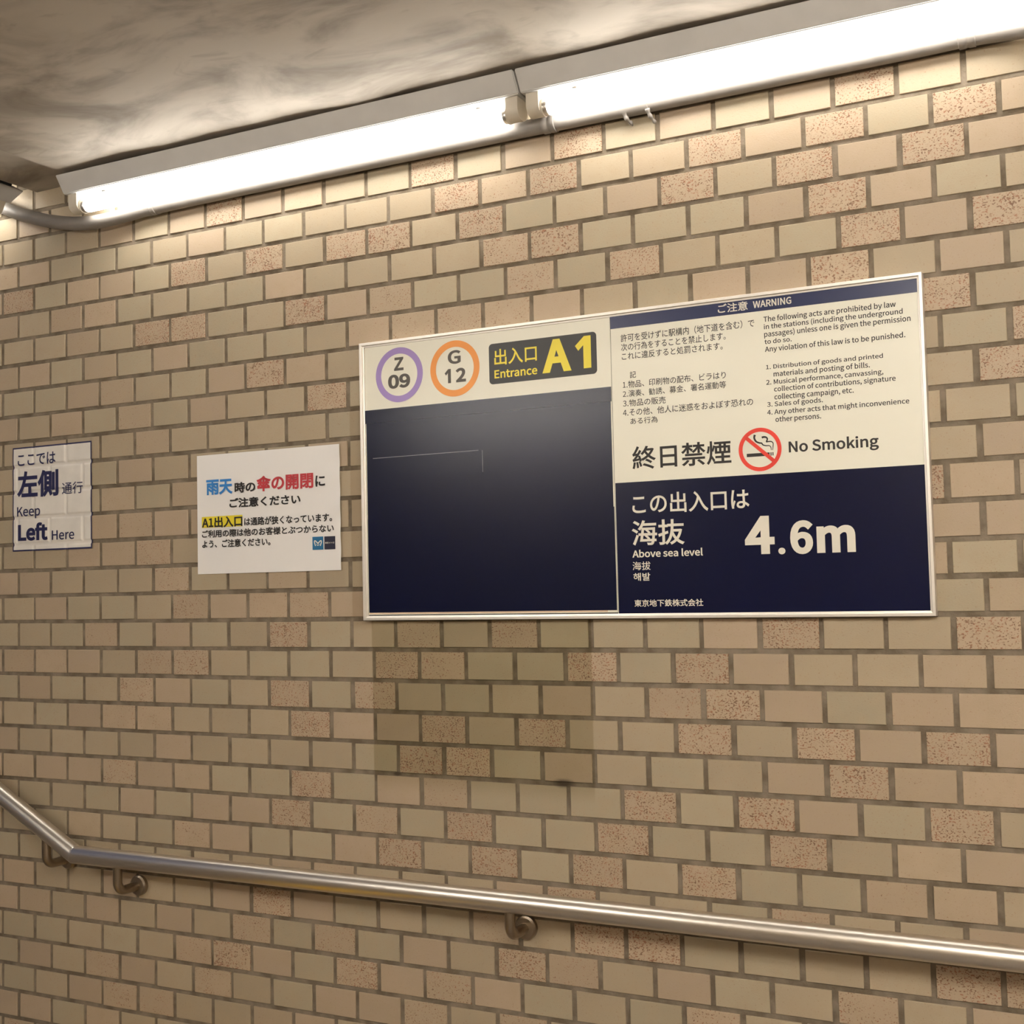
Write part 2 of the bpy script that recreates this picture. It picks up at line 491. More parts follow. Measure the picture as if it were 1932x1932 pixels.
def build_tiled_wall():
    v, f, slot, tint, spk = [], [], [], [], []
    # joint bed
    n = 24
    for i in range(n + 1):
        x = XL + (XR - XL) * i / n
        v += [(x, 0.0, 0.0), (x, 0.0, ceil_z(x) + 0.12)]
    for i in range(n):
        f.append((2 * i, 2 * i + 2, 2 * i + 3, 2 * i + 1))
        slot.append(0); tint.append((.3, .3, .3)); spk.append(0)
    rnd = random.Random(11)
    for r in range(-20, 33):
        z0, z1 = row_z(r) + TJ / 2, row_z(r + 1) - TJ / 2
        z0 = max(z0, 0.0)
        if z1 - z0 < 0.01:
            continue
        off = 0.0 if r % 2 else 0.5
        for c in range(-24, 31):
            x0, x1 = (c + off) * TW + TJ / 2, (c + off + 1) * TW - TJ / 2
            s = SPECKLED.get(r, {}).get(c)
            seen = -11 <= c <= 12 and -14 <= r <= 16
            a, b2, b3, b4 = rnd.random(), rnd.random(), rnd.random(), rnd.random()
            if s is None:
                s = 0 if seen or a > 0.28 else 4 + int(6 * b2)
            s = s / 10.0 if s else 0.08 + 0.24 * b2
            x0, x1 = max(x0, XL), min(x1, XR)
            if x1 - x0 < 0.01 or z0 > ceil_z((x0 + x1) / 2):
                continue
            j = lambda k: (rnd.random() - 0.5) * k
            x0 += j(.0022); x1 += j(.0022)
            za, zb = z0 + j(.0016), z1 + j(.0016)
            d, ch = 0.0030 + j(.0016), 0.0009
            tl = [j(.0009) for _ in range(4)]
            k = len(v)
            P = [(x0, za), (x1, za), (x1, zb), (x0, zb)]
            Q = [(x0 + ch, za + ch), (x1 - ch, za + ch), (x1 - ch, zb - ch), (x0 + ch, zb - ch)]
            v += [(x, 0.0, z) for x, z in P] + [(x, -d + ch + t, z) for (x, z), t in zip(P, tl)] + [(x, -d + t, z) for (x, z), t in zip(Q, tl)]
            f.append((k + 8, k + 9, k + 10, k + 11))
            for i in range(4):
                i2 = (i + 1) % 4
                f.append((k + i, k + i2, k + 4 + i2, k + 4 + i))
                f.append((k + 4 + i, k + 4 + i2, k + 8 + i2, k + 8 + i))
            # glaze colour of the single tile
            if s > 0.35:
                col = Vector((0.500, 0.385, 0.270)).lerp(Vector((0.470, 0.385, 0.270)), b3 * (1.1 - s))
            elif b3 < 0.33:
                col = Vector((0.456, 0.386, 0.270))      # greenish cream
            elif b3 < 0.75:
                col = Vector((0.468, 0.384, 0.268))      # cream
            else:
                col = Vector((0.485, 0.380, 0.272))      # pinkish cream
            col = col * (0.82 + 0.13 * b4)
            for _ in range(9):
                slot.append(1); tint.append(tuple(col)); spk.append(s)
    o = mesh('wall_back', v, f, [M['mortar'], M['tile']], slots=slot)
    at = o.data.attributes.new('tint', 'FLOAT_COLOR', 'FACE')
    at.data.foreach_set('color', [c for t in tint for c in (*t, 1.0)])
    at = o.data.attributes.new('speckle', 'FLOAT', 'FACE')
    at.data.foreach_set('value', spk)
    return structure(o)
build_tiled_wall()

def build_ceiling():
    xs = [XL + (XS - XL) * i / 20 for i in range(20)] + [XS, XS + .07, XS + .14, XE - .012, XE - .008] + [XE + (XR - XE) * i / 110 for i in range(111)]
    ys = [YO + (0 - YO) * i / 74 for i in range(75)]
    def h(x, y):
        w = 0.0022 * math.sin(5.1 * x + 1.3) + 0.0018 * math.sin(11.7 * x + 0.4) + 0.0012 * math.sin(23 * x) + 0.002 * math.sin(4.3 * y + 2 * x)
        return ceil_z(x) - w - 0.002
    v = [(x, y, h(x, y)) for x in xs for y in ys]
    m = len(ys)
    f = [(i * m + j, i * m + j + 1, (i + 1) * m + j + 1, (i + 1) * m + j) for i in range(len(xs) - 1) for j in range(m - 1)]
    return structure(mesh('ceiling', v, f, M['plaster'], smooth=True, sharp=18))
build_ceiling()

def flat(name, v, mat):
    return structure(mesh(name, v, [tuple(range(len(v)))], mat))
flat('floor', [(XE, YO, 0), (XR, YO, 0), (XR, 0, 0), (XE, 0, 0)], M['floor'])
flat('wall_right', [(XR, YO, 0), (XR, YO, CEIL + .1), (XR, 0, CEIL + .1), (XR, 0, 0)], M['plaster'])
flat('wall_front', [(XL, YO, 0), (XL, YO, ceil_z(XL)), (XS, YO, CEIL + .02), (XR, YO, CEIL), (XR, YO, 0)],
     material('opposite_wall_tile', (0.55, 0.47, 0.36), 0.6, vary=0.12, scale=9))
st = MB()
for i in range(11):
    st.box(XE - 0.30 * i - 0.30, XE - 0.30 * i, YO, 0, -0.02, 0.155 * (i + 1))
structure(st.build('floor_stairs', M['floor']))

# ---------------------------------------------------------------- fluorescent lamps
LAMP_L = 1.292
def make_lamp():
    """batten lamp; origin in the middle of its top side, long axis along x, hangs down"""
    root = thing('fluorescent_lamp', '', 'lamp', (0, 0, 0))
    h = LAMP_L / 2
    mb = MB()
    prof = [(-0.060, -0.008), (0.060, -0.008), (0.033, -0.050), (-0.033, -0.050)]
    v = [(-h, y, z) for y, z in prof] + [(h, y, z) for y, z in prof]
    mb.add(v, [(0, 1, 2, 3), (7, 6, 5, 4)] + [(i, i + 4, (i + 1) % 4 + 4, (i + 1) % 4) for i in range(4)])
    bm = bmesh.new()
    me = bpy.data.meshes.new('tmp'); me.from_pydata(mb.v, [], mb.f); bm.from_mesh(me); bpy.data.meshes.remove(me)
    bmesh.ops.recalc_face_normals(bm, faces=bm.faces[:])
    bmesh.ops.bevel(bm, geom=bm.edges[:], offset=0.002, segments=2, affect='EDGES')
    mb = MB(); mb.bm(bm)
    mb.build('housing', M['paint'], root, smooth=True)
    mb = MB(); mb.box(-h + .02, h - .02, -0.034, 0.034, -0.009, 0.004)
    mb.build('mounting_spacer', M['dark'], root)  # near-black colour stands in for the shadow gap above the housing
    for s in (-1, 1):
        # holder: rounded tongue that reaches down to the tube pins
        mb = MB()
        x0, x1 = (h - 0.036, h - 0.008) if s > 0 else (-h + 0.008, -h + 0.036)
        out = [(-0.024, -0.045), (-0.024, -0.072)] + [(-0.024 * math.cos(math.pi * k / 12), -0.074 - 0.021 * math.sin(math.pi * k / 12)) for k in range(1, 12)] + [(0.024, -0.072), (0.024, -0.045)]
        n = len(out)
        mb.add([(x0, y, z) for y, z in out] + [(x1, y, z) for y, z in out],
               [tuple(range(n)), tuple(range(2 * n - 1, n - 1, -1))] + [(i, n + i, n + (i + 1) % n, (i + 1) % n) for i in range(n)])
        xi = x0 if s > 0 else x1
        mb.tube([(xi, 0, -0.078), (xi - s * 0.004, 0, -0.078)], 0.0185, 28)
        mb.build('lamp_holder', M['holder'], root, smooth=True)
        mb = MB()
        mb.tube([(s * (h - 0.110), 0, -0.049), (s * (h - 0.110), 0, -0.0535)], [0.010, 0.008], 20)
        mb.tube([(s * (h - 0.110), 0, -0.053), (s * (h - 0.110), 0, -0.0555)], 0.004, 12)
        mb.build('fixing_screw', M['cap'], root, smooth=True)
    e = h - 0.0405
    mb = MB(); mb.tube([(-e + .008, 0, -0.078), (-e + .012, 0, -0.078), (e - .012, 0, -0.078), (e - .008, 0, -0.078)], [0.0150, 0.0170, 0.0170, 0.0150], 32)
    tube = mb.build('tube', M['tube'], root, smooth=True)
    for s in (-1, 1):
        mb = MB(); mb.tube([(s * e, 0, -0.078), (s * (e - .007), 0, -0.078), (s * (e - .009), 0, -0.078)], [0.0168, 0.0168, 0.0158], 28)
        mb.build('tube_cap', M['cap'], tube, smooth=True)
    return root

def dup(root, loc, rot, label, group):
    r = root.copy(); link(r); r.location = loc; r.rotation_euler = rot
    r['label'] = label; r['group'] = group
    for ch in list(root.children):
        c = ch.copy(); link(c, r)
        for g in list(ch.children):
            link(g.copy(), c)
    return r

G = 'fluorescent lamps along the stairway ceiling'
LZ, LY = 1.2035 + ZO, -0.068
lamp = make_lamp()
lamp.location = (-0.203, LY, LZ)
lamp['label'] = 'lit fluorescent batten lamp above the poster and the left half of the blue sign'
lamp['group'] = G
dup(lamp, (1.093, LY, LZ), (0, 0, 0), 'lit fluorescent batten lamp running out of the top right corner above the warning text', G)
ang = math.atan(SLOPE)
xs_ = XS - 0.012
dup(lamp, (xs_ - LAMP_L / 2 * math.cos(ang), LY - 0.024, ceil_z(xs_) - 0.006 + LAMP_L / 2 * math.sin(ang)), (0, ang, 0),
    'fluorescent lamp at the far left edge, tilted along the rising stair ceiling', G)
# the lamps that light the passage from beyond the frame
dup(lamp, (2.389, LY, LZ), (0, 0, 0), 'fluorescent lamp next in the row beyond the right edge', G)
GO = 'fluorescent lamps on the opposite side of the passage'
def high_output(root, glass='tube_fill'):
    for c in root.children:
        if c.name.startswith('tube'):
            c.data = c.data.copy()
            c.data.materials[0] = M[glass]
high_output(dup(lamp, (-1.00, YO, 0.99 + ZO), (math.radians(90), 0, 0), 'fluorescent lamp on the opposite wall over the first stairs', GO), 'tube_stair')
for x, y, where in ((1.50, YO + 0.16, 'against the wall, nearest the stairs'), (2.83, YO + 0.16, 'against the wall, nearest the end wall'),
                    (1.50, YO + 0.60, 'away from the wall, nearest the stairs'), (2.83, YO + 0.60, 'away from the wall, nearest the end wall')):
    high_output(dup(lamp, (x, y, LZ), (0, 0, 0), 'added fill lamp on the opposite ceiling ' + where, GO))  # unseen lamps added as fill to brighten the lower wall

# ---------------------------------------------------------------- conduit under the lamps
pr_ = 0.0176
pz = 1.1070 + ZO
PY = -0.0240
root = thing('conduit_pipe', 'beige painted conduit pipe running under the fluorescent lamps, bending upward at the left', 'pipe', (0.3, -0.02, pz))
org = (0.3, -0.02, pz)
path = [(-2.2, -.025, pz + .57), (-1.60, -.025, pz + .285), (-1.15, -.026, pz + .080), (-1.03, -.029, pz + .033), (-.94, -.033, pz + .006), (-.86, -.035, pz - .010),
        (-.78, -.032, pz - .014), (-.70, -.027, pz - .009), (-.60, PY, pz - .003), (-.2, PY, pz), (.3, PY, pz + .001), (.8, PY, pz + .001), (1.20, PY, pz + .001),
        (1.30, PY, pz + .002), (1.37, -.027, pz - .002), (1.44, -.039, pz - .013), (1.51, -.053, pz - .025), (1.58, -.060, pz - .032), (2.2, -.062, pz - .032), (3.4, -.062, pz - .032)]
mb = MB(); mb.tube(smooth_path(path, 6), pr_, 24)
mb.build('pipe', M['pipe'], root, org, True, 60)
for x, dz in ((0.478, .001), (-0.623, -.003), (1.309, .002)):
    mb = MB()
    w = 0.011
    mb.tube([(x - w - .004, PY, pz + dz), (x - w - .003, PY, pz + dz), (x - .003, PY, pz + dz), (x - .002, PY, pz + dz), (x + .002, PY, pz + dz), (x + .003, PY, pz + dz), (x + w + .003, PY, pz + dz), (x + w + .004, PY, pz + dz)],
            [pr_, pr_ + .0022, pr_ + .0022, pr_ + .0012, pr_ + .0012, pr_ + .0022, pr_ + .0022, pr_], 28)
    mb.build('coupling', M['pipe'], root, org, True, 50)
# saddle clamp with paint runs
mb = MB()
mb.tube([(.640, PY, pz + .001), (.6405, PY, pz + .001), (.700, PY, pz + .001), (.7005, PY, pz + .001)], [pr_, pr_ + .0011, pr_ + .0011, pr_], 28)
for x, l in ((.650, .013), (.699, .017)):
    pts = smooth_path([(x, -.034, pz - .013), (x + .001, -.031, pz - .020), (x + .003, -.025, pz - .020 - l * .4), (x + .006, -.017, pz - .020 - l * .7), (x + .008, -.011, pz - .020 - l)], 5)
    mb.tube(pts, [.0050 + .0009 * math.sin(i * .8 + x * 90) - .0001 * i for i in range(len(pts))], 12)
mb.tube([(.668, PY - .0165, pz + .007), (.690, PY - .0165, pz + .007)], .0020, 8)
mb.build('pipe_clamp', M['pipe'], root, org, True, 60)

# ---------------------------------------------------------------- handrail
HY, HR = -0.080, 0.0220
hz = -0.5035 + ZO
XK = -0.838
hs = 0.512
root = thing('handrail', 'brushed stainless steel handrail along the tiled wall, kinked upward at the left', 'handrail', (0.37, HY, hz))
org = (0.37, HY, hz)
d1 = Vector((1, 0, 0)); d0 = Vector((1, 0, -hs)).normalized()
mit = (d0 + d1).normalized()
K = Vector((XK, HY, hz))
mb = MB(); mb.tube([K, (-.3, HY, hz), (.6, HY, hz - .002), (1.6, HY, hz - .006), (3.3, HY, hz - .010)], HR, 40, mitre0=mit)
mb.build('level_rail', M['steel'], root, org, True, 60)
mb = MB(); mb.tube([K - d0 * 2.0, K - d0 * .5, K], HR, 40, mitre1=mit)
mb.build('sloping_rail', M['steel'], root, org, True, 60)
mb = MB(); mb.tube([K - d0 * .0015, K + d1 * .0015], HR + .0006, 40)
mb.build('weld_seam', M['cap'], root, org, True, 60)
for bx, zr, zb in ((0.369, hz - .0012, -0.5745 + ZO), (-0.697, hz, -0.5825 + ZO), (-0.935, hz + hs * .097, -0.537 + ZO)):
    mb = MB()
    top = zr - HR + .004
    pts = [(bx, HY, top), (bx, HY, zb + .026)] + [(bx, HY + .024 * (1 - math.cos(t)), zb + .024 * (1 - math.sin(t)) ) for t in [math.pi / 2 * k / 8 for k in range(1, 9)]] + [(bx, -.010, zb)]
    mb.tube(pts, .0112, 20)
    br = mb.build('bracket', M['bracket'], root, org, True, 60)
    mb = MB(); mb.tube([(bx, -.0015, zb), (bx, -.012, zb), (bx, -.0165, zb), (bx, -.0185, zb)], [.0245, .0245, .0215, .0135], 36)
    mb.build('flange', M['bracket'], br, org, True, 30)

# text, left, bottom, right, top of the first character, weight (metres on the wall)
HEADER = [
    ('ご注意', 0.8268, 0.6636, 0.8869, 0.6807, '2'),
    ('WARNING', 0.8973, 0.6648, 0.9722, 0.6782, '3'),
]
RULES = [
    ('許可を受けずに駅構内（地下道を含む）で', 0.6208, 0.6285, 0.8988, 0.644, '1'),
    ('次の行為をすることを禁止します。', 0.621, 0.6096, 0.8408, 0.6248, '1'),
    ('これに違反すると処罰されます。', 0.622, 0.5918, 0.8341, 0.6037, '1'),
    ('記', 0.6384, 0.5527, 0.6515, 0.5664, '1'),
    ('1.物品、印刷物の配布、ビラはり', 0.6226, 0.5344, 0.8383, 0.5459, '1'),
    ('2.演奏、勧誘、募金、署名運動等', 0.622, 0.5157, 0.8383, 0.5269, '1'),
    ('3.物品の販売', 0.6218, 0.496, 0.7131, 0.5078, '1'),
    ('4.その他、他人に迷惑をおよぼす恐れの', 0.6212, 0.477, 0.891, 0.4888, '1'),
    ('ある行為', 0.6367, 0.4585, 0.6951, 0.4703, '1'),
    ('The following acts are prohibited by law', 0.917, 0.6356, 1.1646, 0.6456, '2'),
    ('in the stations (including the underground', 0.9172, 0.6212, 1.1763, 0.6311, '2'),
    ('passages) unless one is given the permission', 0.9173, 0.603, 1.1897, 0.614, '2'),
    ('to do so.', 0.9176, 0.5921, 0.9701, 0.6006, '2'),
    ('Any violation of this law is to be punished.', 0.9177, 0.577, 1.1792, 0.5869, '2'),
    ('1. Distribution of goods and printed', 0.9186, 0.5431, 1.138, 0.5512, '2'),
    ('materials and posting of bills.', 0.9328, 0.5277, 1.1137, 0.5352, '2'),
    ('2. Musical performance, canvassing,', 0.9179, 0.5131, 1.1375, 0.5223, '2'),
    ('collection of contributions, signature', 0.9328, 0.4984, 1.159, 0.5059, '2'),
    ('collecting campaign, etc.', 0.9329, 0.4831, 1.0825, 0.4909, '2'),
    ('3. Sales of goods.', 0.9184, 0.4701, 1.0249, 0.4793, '2'),
    ('4. Any other acts that might inconvenience', 0.9179, 0.4548, 1.1815, 0.464, '2'),
    ('other persons.', 0.9334, 0.4397, 1.0205, 0.4474, '2'),
    ('終日禁煙', 0.6384, 0.3655, 0.8441, 0.4128, '2'),
    ('No Smoking', 0.957, 0.3795, 1.1242, 0.4003, '3'),
]
LOWER = [
    ('この出入口は', 0.6357, 0.2778, 0.877, 0.3105, '2'),
    ('海抜', 0.6329, 0.2126, 0.7441, 0.2629, '2'),
    ('Above sea level', 0.6329, 0.1885, 0.7806, 0.2027, '3'),
    ('海拔', 0.6325, 0.1631, 0.671, 0.18, '1'),
    ('해발', 0.6338, 0.1415, 0.6696, 0.1574, '2'),
    ('東京地下鉄株式会社', 0.6341, 0.0896, 0.7781, 0.1037, '2'),
    ('4', 0.8657, 0.1875, 0.9236, 0.2608, '5'),
    ('.', 0.9301, 0.1859, 0.9439, 0.1986, '5'),
    ('6', 0.9537, 0.1851, 0.9971, 0.2492, '5'),
    ('m', 1.0039, 0.1863, 1.0754, 0.2371, '5'),
]
KEEP = [
    ('ここでは', -1.1193, 0.4845, -0.9802, 0.5129, '2'),
    ('左側', -1.1219, 0.4001, -0.97, 0.4691, '4'),
    ('通行', -0.9573, 0.4005, -0.8833, 0.4302, '1'),
    ('Keep', -1.122, 0.3494, -1.0365, 0.3743, '2'),
    ('Left', -1.1184, 0.2838, -1.009, 0.3267, '5'),
    ('Here', -0.9941, 0.2827, -0.914, 0.3072, '2'),
]
PBLUE = [
    ('雨天', -0.4717, 0.3724, -0.3906, 0.4093, '4'),
]
PRED = [
    ('傘の開閉', -0.3187, 0.3731, -0.1543, 0.4102, '4'),
]
PBLACK = [
    ('時の', -0.3848, 0.3731, -0.3225, 0.3988, '4'),
    ('に', -0.1486, 0.3753, -0.1212, 0.4012, '4'),
    ('ご注意ください', -0.4009, 0.339, -0.1911, 0.3615, '4'),
    ('A1出入口', -0.4862, 0.2944, -0.3622, 0.316, '4'),
    ('は通路が狭くなっています。', -0.3569, 0.2942, -0.1031, 0.3115, '3'),
    ('ご利用の際は他のお客様とぶつからない', -0.4865, 0.2697, -0.0985, 0.2873, '3'),
    ('よう、ご注意ください。', -0.4859, 0.2447, -0.2797, 0.2619, '3'),
]

# ---------------------------------------------------------------- lettering
FONT = None
try:
    FONT = bpy.data.fonts.load(os.path.join(bpy.utils.system_resource('DATAFILES', path='fonts'), 'Noto Sans CJK Regular.woff2'))
except Exception:
    FONT = None
def contours(s, res, gill=False):
    """closed outlines (x, z) of a text, one em about half a unit"""
    cu = bpy.data.curves.new('text_outline', 'FONT')
    cu.body = s
    cu.size = 1.0
    if FONT and not gill:
        cu.font = FONT
    o = bpy.data.objects.new('text_outline', cu)
    loops = []
    for sp in o.to_curve(bpy.context.evaluated_depsgraph_get()).splines:
        pts = sp.bezier_points
        loop = []
        for i in range(len(pts)):
            p, q = pts[i], pts[(i + 1) % len(pts)]
            p0, p1, p2, p3 = p.co.xy, p.handle_right.xy, q.handle_left.xy, q.co.xy
            ch = p3 - p0
            bend = max(abs(ch.cross(p1 - p0)), abs(ch.cross(p2 - p0))) if ch.length else 1
            k = 1 if bend < 1e-5 else res
            for j in range(k):
                t = j / k
                loop.append(p0 * (1 - t) ** 3 + p1 * 3 * t * (1 - t) ** 2 + p2 * 3 * t * t * (1 - t) + p3 * t ** 3)
        clean = [loop[0]]
        for c in loop[1:]:
            if (c - clean[-1]).length > 4e-4:
                clean.append(c)
        if len(clean) > 2:
            loops.append(clean)
    o.to_curve_clear()
    bpy.data.objects.remove(o)
    bpy.data.curves.remove(cu)
    return loops

def embolden(loops, r):
    """push every outline outward by r, so that strokes get heavier"""
    area = lambda L: sum(L[i - 1].cross(L[i]) for i in range(len(L)))
    side = 1 if area(max(loops, key=lambda L: abs(area(L)))) > 0 else -1
    out = []
    for L in loops:
        n = len(L)
        M_ = []
        for i in range(n):
            d0, d1 = (L[i] - L[i - 1]).normalized(), (L[(i + 1) % n] - L[i]).normalized()
            n0, n1 = Vector((d0.y, -d0.x)), Vector((d1.y, -d1.x))
            m = n0 + n1
            if m.length < 1e-4:
                m = n0.copy()
            m.normalize()
            M_.append(L[i] + m * (side * r / max(0.55, m.dot(n0))))
        out.append(M_)
    return out

def fill(loops):
    """triangles of the area the outlines wind around (overlaps count once)"""
    area = lambda L: sum(L[i - 1].cross(L[i]) for i in range(len(L)))
    side = 1 if area(max(loops, key=lambda L: abs(area(L)))) > 0 else -1
    V, F = [], []
    # neighbouring outlines of one character are filled together
    boxes = []
    for L in sorted(loops, key=lambda L: min(p.x for p in L)):
        x0, x1 = min(p.x for p in L), max(p.x for p in L)
        if boxes and x0 < boxes[-1][0]:
            boxes[-1][0] = max(boxes[-1][0], x1)
            boxes[-1][1].append(L)
        else:
            boxes.append([x1, [L]])
    for _, group in boxes:
        pts, edges = [], []
        for L in group:
            k = len(pts)
            pts += [p.copy() for p in L]
            edges += [(k + i, k + (i + 1) % len(L)) for i in range(len(L))]
        P = np.array([p[:] for p in pts])
        E = np.array(edges)
        tv, _, tf, *_ = delaunay_2d_cdt(pts, edges, [], 0, 1e-6, False)
        if not tf:
            continue
        W = np.array([p[:] for p in tv])
        T = np.array([t[:3] for t in tf])
        c = W[T].mean(axis=1)
        A, B = P[E[:, 0]], P[E[:, 1]]
        up = (A[None, :, 1] <= c[:, None, 1]) & (B[None, :, 1] > c[:, None, 1])
        dn = (A[None, :, 1] > c[:, None, 1]) & (B[None, :, 1] <= c[:, None, 1])
        cr = (B[None, :, 0] - A[None, :, 0]) * (c[:, None, 1] - A[None, :, 1]) - (c[:, None, 0] - A[None, :, 0]) * (B[None, :, 1] - A[None, :, 1])
        wn = (up & (cr > 0)).sum(1) - (dn & (cr < 0)).sum(1)
        k = len(V)
        V += [tuple(p) for p in W.tolist()]
        F += [tuple(k + i for i in t) for t, w_ in zip(T.tolist(), wn.tolist()) if w_ * side > 0]
    used = sorted({i for t in F for i in t})
    new = {o_: n_ for n_, o_ in enumerate(used)}
    return [V[i] for i in used], [tuple(new[i] for i in t) for t in F]

WEIGHT = {'1': 0.003, '2': 0.010, '3': 0.018, '4': 0.023, '5': 0.031}
def lettering(mb, s, x0, z0, x1, z1, weight, y, gill=False):
    """print s so that its ink runs from x0 to x1 and its first character stands from z0 to z1"""
    res = 6 if (z1 - z0) > 0.02 else 3
    r = WEIGHT[weight] * (1.0 if gill else 0.5)
    L = embolden(contours(s, res, gill), r)
    F = embolden(contours(s[0], res, gill), r)
    a, b = min(p.x for l in L for p in l), max(p.x for l in L for p in l)
    lo, hi = min(p.y for l in F for p in l), max(p.y for l in F for p in l)
    sx, sz = (x1 - x0) / (b - a), (z1 - z0) / (hi - lo)
    v, f = fill(L)
    mb.add([(x0 + (p[0] - a) * sx, y, z0 + (p[1] - lo) * sz) for p in v], f)

def text_block(name, rows, mat, parent, org, y, gill=False, ones=()):
    mb = MB()
    for x0, z0, x1, z1 in ones:              # figure one without a foot
        w, h = x1 - x0, z1 - z0
        P = [(x0 + a * w, z0 + b * h + ZO) for a, b in ((.52, 0), (1, 0), (1, 1), (.58, 1), (0, .72), (.20, .56), (.52, .72))]
        mb.add([(x, y, z) for x, z in P], [(0, 1, 6), (1, 2, 6), (2, 3, 6), (3, 4, 6), (4, 5, 6)])
    for s, x0, z0, x1, z1, wgt in rows:
        lettering(mb, s, x0, z0 + ZO, x1, z1 + ZO, wgt, y, gill)
    return mb.build(name, mat, parent, org)

# ---------------------------------------------------------------- station sign
SX, SZ = 0.60, 0.067 + ZO
org = (SX, 0, SZ)
sign = thing('station_sign', 'large framed dark blue and cream station sign showing entrance A1 and warning text', 'sign', org)
Y0 = -0.0165
def zz(pts):
    return [(x, z + ZO) for x, z in pts]
# aluminium frame
mb = MB()
fx0, fx1, fz0, fz1 = -0.0122, 1.2135, 0.0665, 0.6925
prof = [(0, -.002), (0, -.0240), (.0006, -.0246), (.0056, -.0246), (.0062, -.0240), (.0062, -.0198), (.0098, -.0192), (.0098, -.002)]
k = len(prof)
for cx, cz, ix, iz in ((fx0, fz0, 1, 1), (fx1, fz0, -1, 1), (fx1, fz1, -1, -1), (fx0, fz1, 1, -1)):
    mb.v += [(cx + ix * d, y, cz + iz * d + ZO) for d, y in prof]
for c in range(4):
    for i in range(k):
        i2, c2 = (i + 1) % k, (c + 1) % 4
        mb.f.append((c * k + i, c2 * k + i, c2 * k + i2, c * k + i2))
mb.build('frame', M['alu'], sign, org)
mb = MB(); mb.slab(zz(rect(-0.006, 1.2075, 0.0725, 0.6865)), -0.0150, -0.003)
mb.build('backing_board', M['dark'], sign, org)
# left half: entrance panel
mb = MB(); mb.slab(zz(rect(-0.0022, 0.5975, 0.0785, 0.6845)), Y0, -0.0150)
ent = mb.build('entrance_panel', M['white'], sign, org)
mb = MB(); mb.ring(0.0890, 0.6130 + ZO, 0.0474, 0.0616, Y0 - .0004)
mb.build('station_ring', M['purple'], ent, org)['label'] = 'purple ring around Z 09'
mb = MB(); mb.ring(0.2314, 0.6130 + ZO, 0.0474, 0.0616, Y0 - .0004)
mb.build('station_ring', M['orange'], ent, org)['label'] = 'orange ring around G 12'
text_block('station_code', [("Z", 0.0761, 0.6225, 0.1009, 0.6524, '5'), ("09", 0.0597, 0.5828, 0.1176, 0.6143, '5')], M['grey'], ent, org, Y0 - .0004)
text_block('station_code', [("G", 0.2146, 0.6231, 0.2469, 0.6532, '4'), ("2", 0.2335, 0.5820, 0.2589, 0.6130, '5')], M['grey'], ent, org, Y0 - .0004, False, [(0.2061, 0.5820, 0.2215, 0.6130)])
mb = MB(); mb.slab(zz(rrect(0.3165, 0.5668, 0.5694, 0.6568, 0.0085)), Y0 - .0006, Y0)
mb.build('entrance_plate', M['plate'], ent, org)
text_block('plate_lettering', [('出入口', 0.3295, 0.6092, 0.4307, 0.6441, '2'), ('Entrance', 0.3291, 0.5813, 0.4309, 0.5990, '3'),
                               ('A', 0.4427, 0.5812, 0.5098, 0.6510, '5')], M['yellow'], ent, org, Y0 - .0010, False, [(0.5188, 0.5827, 0.5545, 0.6502)])
# blue films stuck over the old contents
mb = MB(); mb.slab(zz(rect(-0.0030, 0.5965, 0.5094, 0.5392)), Y0 - .0016, Y0)
mb.build('cover_sheet', M['cover'], sign, org)['label'] = 'narrow grey-blue strip under the entrance panel'
mb = MB(); mb.slab(zz(rect(0.0, 0.5946, 0.2925, 0.5092)), Y0 - .0009, Y0)
cov = mb.build('cover_sheet', M['cover'], sign, org)
cov['label'] = 'upper dark blue cover sheet'
mb = MB(); mb.slab(zz(rect(0.0, 0.5962, 0.0835, 0.2934)), Y0 - .0013, Y0)
mb.build('cover_sheet', M['cover'], sign, org)['label'] = 'lower dark blue cover sheet'
mb = MB(); mb.slab(zz(rect(0.0168, 0.2957, 0.3755, 0.4292)), Y0 - .0018, Y0 - .0009)
mb.build('patch', M['cover'], cov, org)
mb = MB()
mb.ribbon(zz([(0.0168, 0.4295), (0.287, 0.4297)]), .0011, Y0 - .0019)
mb.ribbon(zz([(0.2960, 0.4290), (0.2962, 0.3820)]), .0011, Y0 - .0019)
mb.build('patch_edge', M['seam'], cov, org)
mb = MB(); mb.slab(zz(rect(0.0, 0.5760, 0.0800, 0.0832)), Y0 - .0008, Y0)
mb.build('edge_strip', M['trim'], sign, org)
# right half: warning panel
mb = MB(); mb.slab(zz(rect(0.5987, 1.2045, 0.0745, 0.6848)), Y0 - .0002, -0.0150)
war = mb.build('warning_panel', M['white'], sign, org)
mb = MB(); mb.slab(zz(rect(0.5987, 1.2045, 0.6578, 0.6848)), Y0 - .0006, Y0)
mb.build('header_band', M['header'], war, org)
mb = MB(); mb.slab(zz(rect(0.6000, 1.2045, 0.0760, 0.3410)), Y0 - .0006, Y0)
mb.build('lower_band', M['navy'], war, org)
text_block('header_lettering', HEADER, M['lettering'], war, org, Y0 - .0010)
for name, i, j in (('japanese_rules', 0, 3), ('japanese_list', 3, 9), ('english_rules', 9, 14), ('english_list', 14, 22), ('no_smoking_lettering', 22, 23), ('no_smoking_lettering', 23, 24)):
    text_block(name, RULES[i:j], M['ink'], war, org, Y0 - .0006)
text_block('altitude_lettering', LOWER[:-5], M['lettering'], war, org, Y0 - .0010)
text_block('company_lettering', LOWER[-5:-4], M['lettering'], war, org, Y0 - .0010)
text_block('altitude_figure', LOWER[-4:], M['lettering'], war, org, Y0 - .0010)
